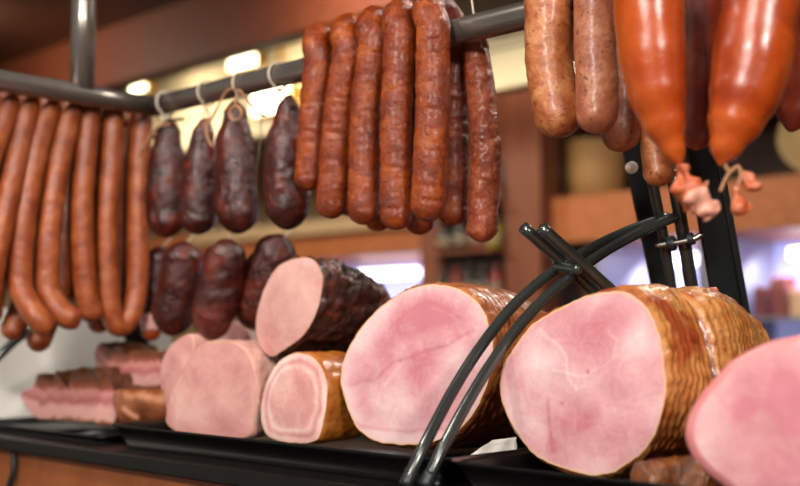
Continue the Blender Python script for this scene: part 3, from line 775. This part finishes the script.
ham('smoked_ham', 'blackened smoked ham with a pale pink cut face, lying on top of the rolled ham', 'ham', c7((254, 222), (258, 180), (275, 130), (300, 92), (340, 75), (374, 80), (390, 110), (388, 150), (375, 195), (350, 235), (312, 264), (285, 277), (263, 257)), 1.42, rot(V, 2), 0.16,
    [(0, 1.0), (0.05, 1.03), (0.35, 1.0), (0.6, 0.88), (0.8, 0.74), (0.94, 0.45), (1, 0.2)], M['left_face'], M['black_rind'], 'small hams', rough=0.006, rfreq=42, base=.55, shift=(0.01, -0.016))
# rightmost ham
def c3(*pts): return crop(pts, 3.114, 660, 330)
ham('boiled_ham', 'very near pale pink ham cut off by the right edge of the picture', 'ham', c3((70, 322), (86, 258), (122, 198), (182, 130), (245, 78), (325, 40), (400, 21), (450, 20), (530, 45), (600, 105), (650, 205), (660, 320), (620, 450), (540, 540), (420, 585), (300, 565), (205, 500), (140, 448), (92, 392)), 0.865, rot(V, 12), 0.16,
    [(0, 0.88), (0.035, 1.0), (0.4, 1.02), (0.75, 0.9), (0.93, 0.6), (1, 0.2)], M['near_face'], M['pink_rind'], 'large hams', inset=0.885, floor=FL, base=.40, n=120,
    marks=[(*c3((300, 180))[0], 22, -.2), (*c3((400, 170))[0], 16, -.24), (*c3((260, 250))[0], 12, -.2), (*c3((420, 300))[0], 14, -.16), (*c3((180, 300))[0], 22, .14), (*c3((330, 380))[0], 30, .1), (*c3((140, 380))[0], 18, .1)])
# netted joint low between the two right hams
jp = [at(632, 488, .985), at(655, 482, .985), at(680, 480, .985), at(705, 482, .98), at(728, 490, .975)]
v, f = tube_geo(jp, 24 / F * .98, seg=60, step=0.0008, amp=0.004, freq=45, seed=14, tip=(.8, .8), fine_skin=True, prof=lambda t: 1 + 0.018 * math.sin(2 * math.pi * t * 26) - 0.12 * (2 * t - 1) ** 2)
v = [Vector((p.x, p.y, max(p.z, ZC + FL + 0.0006))) for p in v]
tag(link('netted_joint', v, f, M['joint_rind']), 'low netted joint of meat between the biggest ham and the near right ham', 'meat')

# ------------------------------------------------------------------ bacon and other pieces
def c5(*pts): return crop(pts, 4.858, 80, 330)
SL = [(0, 1.0), (0.08, 1.02), (0.9, 1.0), (1, 0.95)]
ham('bacon_slab', 'pink bacon slab with a dark crumbly crust, on top of the bacon pile', 'bacon', c5((68, 130), (84, 76), (108, 62), (146, 96), (172, 74), (205, 120), (250, 98), (296, 128), (340, 106), (392, 142), (398, 200), (395, 262), (392, 286), (300, 272), (230, 268), (160, 290), (100, 232)), 1.68, rot(V, 10), 0.08,
    SL, M['bacon'], M['crust'], 'bacon pieces', layers='end', rough=0.004, rfreq=60, bulge=0.002, rind_name='crust')
ham('bacon_slab', 'long low bacon slab with a bumpy dark top at far left', 'bacon', [(20, 394), (28, 389), (33, 386), (37, 374), (41, 380), (46, 391), (51, 387), (55, 371), (59, 376), (64, 390), (69, 386), (73, 369), (77, 374), (83, 388), (88, 383), (92, 368), (97, 374), (103, 387), (108, 374), (113, 385), (116, 398), (114, 423), (90, 422), (60, 420), (36, 418), (25, 406)], 1.66, rot(V, 20), 0.07,
    SL, M['bacon'], M['crust'], 'bacon pieces', layers=True, rough=0.003, rfreq=60, bulge=0.002, rind_name='crust', floor=CT + 0.006)
ham('bacon_piece', 'small browned bacon piece with a pale fat patch beside the flat-topped ham', 'bacon', c5((168, 296), (240, 284), (330, 286), (402, 292), (432, 342), (425, 425), (330, 462), (230, 460), (188, 440), (164, 375)), 1.575, rot(V, 10), 0.07,
    SL, M['bacon_piece'], M['crust'], 'bacon pieces', rough=0.004, rfreq=60, base=.26, seams=[(c5((225, 378), (250, 402), (290, 425)), 2.6, .8), (c5((230, 310), (320, 318), (420, 335)), 4.5, .35)], bulge=0.006, rind_name='crust', floor=CT + 0.006)
ham('meat_wedge', 'narrow upright pink wedge of meat between bacon and the flat-topped ham', 'meat', c5((396, 160), (440, 72), (520, 22), (548, 60), (544, 150), (520, 240), (480, 330), (450, 420), (412, 400), (396, 300), (390, 230)), 1.535, rot(V, 6), 0.05,
    SL, M['left_face'], M['fat_rind'], 'bacon pieces', rough=0.001, bulge=0.003, n=100)
ham('meat_wedge', 'pale pink piece of meat showing above the flat-topped ham, under the dark salamis', 'meat', [(203, 352), (206, 336), (214, 326), (228, 322), (242, 326), (250, 338), (252, 356), (230, 366), (210, 364)], 1.63, rot(V, 4), 0.06,
    SL, M['left_face'], M['fat_rind'], 'bacon pieces', rough=0.001, bulge=0.003, n=100)
st = tag(link('sausage_stub', sv, sf, M['orange']), 'short orange sausage stub with a pink top, behind the lower salamis at left', 'sausage')
pk = [at(151, 312, 1.718), at(151, 320, 1.718), at(151, 331, 1.718)]
v, f = tube_geo(pk, 9.9 / F * 1.72, seg=24, step=0.003, amp=0.0004, seed=68, tip=(0.6, 0.2))
link('pink_top', v, f, M['slab'], st)['label'] = 'pink meat top'
# crumpled paper corner under the middle ham
pv_, pf_ = [], []
pa, pb, pc, pd = at(470, 455, 1.195), at(516, 455, 1.175), at(517, 437, 1.185), at(492, 440, 1.20)
for i in range(13):
    for j in range(7):
        p = pa.lerp(pb, i / 12).lerp(pd.lerp(pc, i / 12), j / 6)
        pv_.append(p + V * 0.004 * noise.noise(Vector((i * .4, j * .5, 1))))
for i in range(12):
    for j in range(6): pf_.append((i * 7 + j, (i + 1) * 7 + j, (i + 1) * 7 + j + 1, i * 7 + j + 1))
o = tag(link('paper_sheet', pv_, pf_, M['paper_sheet']), 'small white paper corner lying on the tray between the two large hams', 'paper')
sd = o.modifiers.new('solid', 'SOLIDIFY'); sd.thickness = 0.0006

# ------------------------------------------------------------------ glass guard frame
gd = empty('glass_guard', uvz(0.73, 0.79, CT), 'black metal guard frame with two curved tubes, crossing rods and leaning uprights', 'frame')
def mp(pl): return [at(*p) for p in pl]
armA = [(405, 485.5, 1.05), (424, 446, 1.062), (452, 392, 1.10), (482, 345, 1.13), (515, 304, 1.16), (552, 272, 1.195), (590, 249, 1.225), (630, 230, 1.25), (668, 217, 1.27)]
armB = [(424, 487, 1.046), (441, 452, 1.056), (470, 398, 1.085), (500, 351, 1.115), (533, 310, 1.145), (570, 277, 1.18), (606, 251, 1.21), (645, 230, 1.235), (682, 214, 1.255)]
ca = tube('curved_tube', mp(armA), 0.0058, M['black_metal'], gd, ends='flat', step=0.006, seg=24)
cb = tube('curved_tube', mp(armB), 0.0058, M['black_metal'], gd, ends='flat', step=0.006, seg=24)
tube('sleeve', mp([(405, 486, 1.05), (412, 471, 1.055)]), 0.0068, M['bar_metal'], ca, ends='flat', step=0.01)
tube('sleeve', mp([(424, 487, 1.046), (431, 473, 1.05)]), 0.0068, M['bar_metal'], cb, ends='flat', step=0.01)
tube('crossing_rod', mp([(523, 227, 1.165), (560, 260, 1.185), (603, 299, 1.21)]), 0.0064, M['black_metal'], gd, ends='flat', step=0.01)
tube('crossing_rod', mp([(541, 227, 1.15), (580, 262, 1.17), (622, 300, 1.195)]), 0.0064, M['black_metal'], gd, ends='flat', step=0.01)
tube('clamp', mp([(554, 265, 1.195), (582, 270, 1.165)]), 0.0072, M['black_metal'], gd, ends='round', step=0.004)
def flat_bar(name, top, bot, wpx, th, mat, root, d0, d1):
    a = at(*top, d0); b = at(*bot, d1); w = wpx / F * (d0 + d1) / 2
    ax = (b - a).normalized(); sd = Vector((1, 0.25, 0)).normalized(); sd = (sd - ax * sd.dot(ax)).normalized(); nn = ax.cross(sd)
    vs = [p + sd * s * w / 2 + nn * t * th / 2 for p in (a, b) for s, t in ((-1, -1), (1, -1), (1, 1), (-1, 1))]
    fs = [(0, 1, 2, 3), (7, 6, 5, 4), (0, 4, 5, 1), (1, 5, 6, 2), (2, 6, 7, 3), (3, 7, 4, 0)]
    return bevel(link(name, vs, fs, mat, root, smooth=False), 0.0015)
flat_bar('upright', (602, -10), (689, 410), 25, 0.008, M['bar_metal'], gd, 1.235, 1.44)
flat_bar('upright', (693, 110), (748, 430), 28, 0.008, M['bar_metal'], gd, 1.22, 1.42)
flat_bar('upright_flange', (709, 112), (766, 430), 7, 0.014, M['black_metal'], gd, 1.225, 1.43)
tube('support_rod', mp([(646, 150, 1.225), (664, 240, 1.27), (676, 320, 1.31)]), 0.006, M['black_metal'], gd, ends='flat', step=0.02)
tube('support_rod', mp([(672, 170, 1.235), (684, 240, 1.265), (700, 340, 1.31)]), 0.0075, M['black_metal'], gd, ends='flat', step=0.02)
xb = tube('cross_bolt', mp([(655, 246, 1.262), (690, 240, 1.245), (703, 234, 1.24)]), 0.0035, M['chrome'], gd, ends='round', step=0.003, seg=12)
tube('bolt_nut', mp([(688, 240, 1.247), (694, 238, 1.244)]), 0.007, M['bar_metal'], xb, ends='flat', step=0.003, seg=6)
tube('bolt_nut', mp([(668, 244, 1.257), (675, 243, 1.253)]), 0.009, M['bar_metal'], xb, ends='flat', step=0.003, seg=6)
bp = at(631, 168, 1.235)
tube('button', [bp, bp + Vector((0, -0.006, 0))], 0.0068, M['white_panel'], gd, ends='flat', step=0.002, seg=20)['label'] = 'round white button'
# far guard bracket at the left end
g2 = empty('glass_guard_bracket', uvz(1.62, 0.95, CT), 'dark guard bracket half hidden behind the long sausages at far left', 'bracket')
tube('curved_tube', mp([(-16, 372, 1.72), (0, 355, 1.72), (22, 336, 1.735), (60, 316, 1.76), (112, 306, 1.80)]), 0.0068, M['black_metal'], g2, ends='flat', step=0.01)
flat_bar('upright', (112, 288), (150, 368), 20, 0.008, M['bar_metal'], g2, 1.78, 1.82)
tag(tube('cable', [uvz(1.50, 0.765, -0.1715), uvz(1.497, 0.764, -0.20), uvz(1.51, 0.764, -0.225), uvz(1.525, 0.764, -0.27), uvz(1.53, 0.764, -0.40)], 0.0045, M['cable'], ends='flat', seg=12), 'black cable hanging under the counter edge at lower left', 'cable')

def ux(px, v): return to_uv(atv(px, 200, v))[0]
# ------------------------------------------------------------------ ceiling lamps
def lamp(px, py, w, h, label, vv=2.33):
    p = atv(px, py, vv); u_, v_ = to_uv(p); z_ = p.z - ZC
    sw, sh = (ux(px - w / 2, vv) - ux(px + w / 2, vv)) / 2, h / F * p.y / 2
    r = empty('spot_lamp', uvz(u_, v_, z_ + sh), label, 'lamp', 'spot lamps under the beam')
    hs = box('housing', (u_ - sw * 1.15, u_ + sw * 1.15, v_ - 0.01, v_ + 0.03, z_ - sh * 1.12, z_ + sh * 1.12), M['lamp_frame'], r, 0.004)
    box('lamp_glass', (u_ - sw, u_ + sw, v_ - 0.014, v_ - 0.009, z_ - sh, z_ + sh), M['lamp'], hs, 0.002)
    tube('bracket', [uvz(u_, v_ + 0.03, z_ + sh), uvz(u_, v_ + 0.03, 1.12)], 0.008, M['lamp_frame'], r, ends='flat', step=0.05, seg=12)
    l = bpy.data.lights.new('spot_light', 'AREA'); l.energy = 1.6; l.size = 0.05; l.color = (1, 0.84, 0.6)
    lo = bpy.data.objects.new('spot_light', l); COL.objects.link(lo); lo.location = uvz(u_, v_ + 0.08, z_)
    lo.rotation_euler = (V - Z * 0.7).to_track_quat('-Z', 'Y').to_euler()
lamp(141, 83, 15, 18, 'lit spot lamp under the beam nearest the rail bend, partly behind it')
lamp(245, 55, 27, 27, 'lit spot lamp with a yellow frame, hanging above the tied salamis')
lamp(273, 101, 36, 24, 'glowing lamp seen below the rail between the two right salamis', 2.58)

# ------------------------------------------------------------------ back shelves, far behind
bw = empty('back_shelf_unit', uvz(3, 3.5, -ZC), 'long brown wooden wall unit behind the counter with lit cases below and shelves above', 'shelf unit')
CB = 3.75
box('base_cabinet', (EXT0, EXT1, 3.15, CB, -ZC, -0.12), M['cab_wood'], bw)
box('fascia_board', (EXT0, EXT1, 3.12, CB, 0.30, 0.455), M['orange_wood'], bw)
box('ledge', (ux(440, 3.12), ux(200, 3.12), 3.07, 3.119, 0.40, 0.455), M['wall'], bw)
box('niche_back', (EXT0, 2.50, 3.62, CB, 0.455, 1.12), M['niche'], bw)
box('column', (ux(556, 3.14), ux(521, 3.14), 3.05, 3.15, -0.12, 1.12), M['cab_wood'], bw)
box('column', (ux(456, 3.14), ux(436, 3.14), 3.05, 3.15, -0.12, 1.12), M['cab_wood'], bw)
u0, u1 = ux(521, 3.14), ux(456, 3.14)
box('header_panel', (u0, u1, 3.13, 3.16, 0.60, 1.12), M['cab_wood'], bw)
box('header_panel', (EXT0, ux(556, 3.14), 3.4, 3.44, 0.70, 1.12), M['cab_wood'], bw)
SH = [(-0.12, -0.10), (0.075, 0.09), (0.29, 0.31)]
box('shelf_back', (u0, u1, 3.11, 3.119, 0.075, 0.09), M['cab_wood'], bw)
# the bottle bay: dark lining in front of the fascia
box('bay_lining', (u0, u1, 3.095, 3.118, -0.12, 0.60), M['niche'], bw)
for zz in (-0.10, 0.11, 0.285, 0.44): box('shelf', (u0, u1, 2.98, 3.096, zz - 0.012, zz), M['cab_wood'], bw)
def bottle(u_, v_, z_, h, r, mat, label, cap=None):
    prof = [(0, 0.0), (1, 0.0), (1, 0.62), (0.85, 0.70), (0.36, 0.80), (0.34, 0.97), (0.4, 1.0), (0.0, 1.0)]
    vs, fs = [], []
    for a, t in prof:
        for j in range(16):
            th = 2 * math.pi * j / 16
            vs.append(uvz(u_, v_, z_ + t * h) + Vector((math.cos(th), math.sin(th), 0)) * r * max(a, 0.01))
    for i in range(len(prof) - 1):
        for j in range(16): fs.append((i * 16 + j, i * 16 + (j + 1) % 16, (i + 1) * 16 + (j + 1) % 16, (i + 1) * 16 + j))
    o = tag(link('bottle', vs, fs, mat), label, 'bottle', 'bottles on the back shelves')
    lv, lf = [], []
    for k in (0.2, 0.42):
        for j in range(16):
            th = 2 * math.pi * j / 16; lv.append(uvz(u_, v_, z_ + k * h) + Vector((math.cos(th), math.sin(th), 0)) * r * 1.02)
    for j in range(16): lf.append((j, (j + 1) % 16, 16 + (j + 1) % 16, 16 + j))
    link('paper_label', lv, lf, M['label_pale'], o)
    return o
W = u1 - u0
rows = [(-0.10, 0.15, ('lowest', 5)), (0.11, 0.13, ('second', 5)), (0.285, 0.125, ('third', 4)), (0.44, 0.12, ('top', 4))]
ordn = ['first', 'second', 'third', 'fourth', 'fifth']
for zz, hh, (nm, k) in rows:
    for i in range(k):
        mt = M['glass_dark']
        if nm == 'third' and i == 0: mt = M['glass_olive']
        elif (i + len(nm)) % 3 == 0: mt = M['jar_red']
        elif nm == 'top' and i == 0: mt = M['glass_olive']
        what = 'olive green' if mt == M['glass_olive'] else 'dark red' if mt == M['jar_red'] else 'near-black'
        bottle(u0 + W * (i + 0.5) / k, 3.035, zz + 0.001, hh * (0.9 + 0.1 * ((i * 7) % 3) / 2), min(0.03, W / k * 0.42), mt,
               f'{what} blurred bottle, {ordn[i]} from the right on the {nm} shelf of the far bay')
# baskets
def basket(c, r0, r1, h, label, mat, tilt=None):
    vs, fs = [], []; seg = 40
    prof = [(0.0, 0.0), (r0, 0.0), (r0 * .4 + r1 * .6, h * 0.5), (r1, h), (r1 * 1.04, h * 1.02), (r1 * 0.95, h * 1.0), (r0 * 0.93, h * 0.06), (0.0, h * 0.06)]
    for a, z_ in prof:
        for j in range(seg):
            th = 2 * math.pi * j / seg; vs.append(Vector((math.cos(th) * max(a, 1e-4), math.sin(th) * max(a, 1e-4), z_)))
    if tilt: vs = [tilt @ q for q in vs]
    vs = [q + c for q in vs]
    for i in range(len(prof) - 1):
        for j in range(seg): fs.append((i * seg + j, i * seg + (j + 1) % seg, (i + 1) * seg + (j + 1) % seg, (i + 1) * seg + j))
    return tag(link('wicker_basket', vs, fs, mat), label, 'basket')
p = atv(597, 207, 3.28); u_, v_ = to_uv(p)
basket(uvz(u_, 3.28, 0.4555), 0.092, 0.106, 0.20, 'tan wicker basket standing on the orange board of the far shelf', M['wicker'])
p = atv(815, 143, 3.24)
basket(p, 0.08, 0.105, 0.06, 'round pale wicker basket tipped on its side at the right of the far shelf', M['wicker_pale'], Vector((-0.3, -1, 0.1)).to_track_quat('Z', 'Y').to_matrix())
# lit glass cases below the board
def case(pa, pb, label):
    a, b = ux(pb, 3.15), ux(pa, 3.15)
    r = empty('display_case', uvz((a + b) / 2, 3.4, -0.12), label, 'display case', 'lit cases in the back wall')
    box('lining', (a, b, 3.60, 3.62, -0.118, 0.298), M['case_back'], r)
    box('side_panel', (a, a + 0.02, 3.16, 3.60, -0.118, 0.298), M['case_metal'], r)
    box('side_panel', (b - 0.02, b, 3.16, 3.60, -0.118, 0.298), M['case_metal'], r)
    box('shelf', (a + 0.02, b - 0.02, 3.30, 3.598, 0.03, 0.04), M['case_metal'], r)
    box('lamp_tube', (a + 0.15 * (b - a), b - 0.35 * (b - a), 3.40, 3.44, 0.225, 0.26), M['case_tube'], r)
    l = bpy.data.lights.new('case_light', 'AREA'); l.shape = 'RECTANGLE'; l.size = (b - a) * 0.8; l.size_y = 0.1; l.energy = 3; l.color = (0.85, 0.86, 1)
    lo = bpy.data.objects.new('case_light', l); COL.objects.link(lo); lo.location = uvz((a + b) / 2, 3.4, 0.22)
    lo.rotation_euler = (V * 0.6 - Z).to_track_quat('-Z', 'Y').to_euler()
    return a, b
case(590, 700, 'lit bluish display case behind the crossing rods and uprights')
case(702, 850, 'lit bluish display case with packs at the right edge, above the near ham')
case(262, 436, 'bright bluish display case seen above the blackened smoked ham')
for px, w, h, mt, lab in ((762, 0.04, 0.10, 'pack_red', 'small red pack on the shelf of the right display case'), (781, 0.055, 0.13, 'pack_red', 'taller red brown pack standing in the right display case'), (799, 0.045, 0.09, 'pack_tan', 'tan pack at the right end of the lit case shelf')):
    u_ = ux(px, 3.42)
    o = tag(box('food_pack', (u_ - w / 2, u_ + w / 2, 3.38, 3.46, 0.0405, 0.04 + h), M[mt], None, 0.004), lab, 'pack', 'packs in the lit case')

# ------------------------------------------------------------------ camera, light, colour
cam = bpy.data.cameras.new('camera'); cam.sensor_width = 36; cam.lens = 36 * F / 800
cam.dof.use_dof = True; cam.dof.focus_distance = 1.17; cam.dof.aperture_fstop = 2.8; cam.clip_start = 0.05
co = bpy.data.objects.new('camera', cam); COL.objects.link(co)
co.location = (0, 0, ZC); co.rotation_euler = (math.pi / 2 + PITCH, 0, 0)
SC.camera = co
def area(loc, target, size, power, color):
    l = bpy.data.lights.new('ceiling_or_fill_light', 'AREA'); l.shape = 'SQUARE'; l.size = size; l.energy = power; l.color = color
    o = bpy.data.objects.new('ceiling_or_fill_light', l); COL.objects.link(o); o.location = loc
    o.rotation_euler = (Vector(target) - Vector(loc)).to_track_quat('-Z', 'Y').to_euler()
area((-0.95, -1.1, 2.30), (-0.1, 1.2, 1.4), 0.28, 46, (1, 0.955, 0.9))
area((0.85, -1.2, 2.32), (0.0, 1.2, 1.4), 0.28, 40, (1, 0.955, 0.9))
area((-0.35, 0.1, 2.42), (-0.1, 1.3, 1.3), 0.25, 9, (1, 0.93, 0.84))
area(uvz(0.75, 1.75, 1.06), uvz(0.75, 0.95, 0.0), 0.22, 9, (1, 0.94, 0.85))
area(uvz(1.15, 0.25, 1.05), uvz(1.72, 0.6, -0.1), 0.12, 10.5, (1, 0.95, 0.88))  # added fill aimed at the white end panel, no fixture there
area(uvz(2.4, 2.85, 1.08), uvz(2.4, 3.2, 0.5), 0.2, 2.5, (1, 0.85, 0.66))  # added fill hidden behind the bulkhead, brightens the upper cabinet fronts
area(uvz(2.2, 1.9, 1.05), uvz(2.4, 3.3, 0.1), 0.4, 22, (1, 0.85, 0.66))
area(uvz(3.8, 1.6, 1.05), uvz(3.8, 3.3, 0.1), 0.4, 22, (1, 0.85, 0.66))
wd = bpy.data.worlds.new('world'); SC.world = wd; wd.use_nodes = True
wd.node_tree.nodes['Background'].inputs[0].default_value = (1, 0.93, 0.86, 1); wd.node_tree.nodes['Background'].inputs[1].default_value = 0.2
SC.view_settings.view_transform = 'Standard'; SC.view_settings.look = 'None'; SC.view_settings.gamma = 1.0; SC.view_settings.use_curve_mapping = False
SC.view_settings.exposure = 0.0
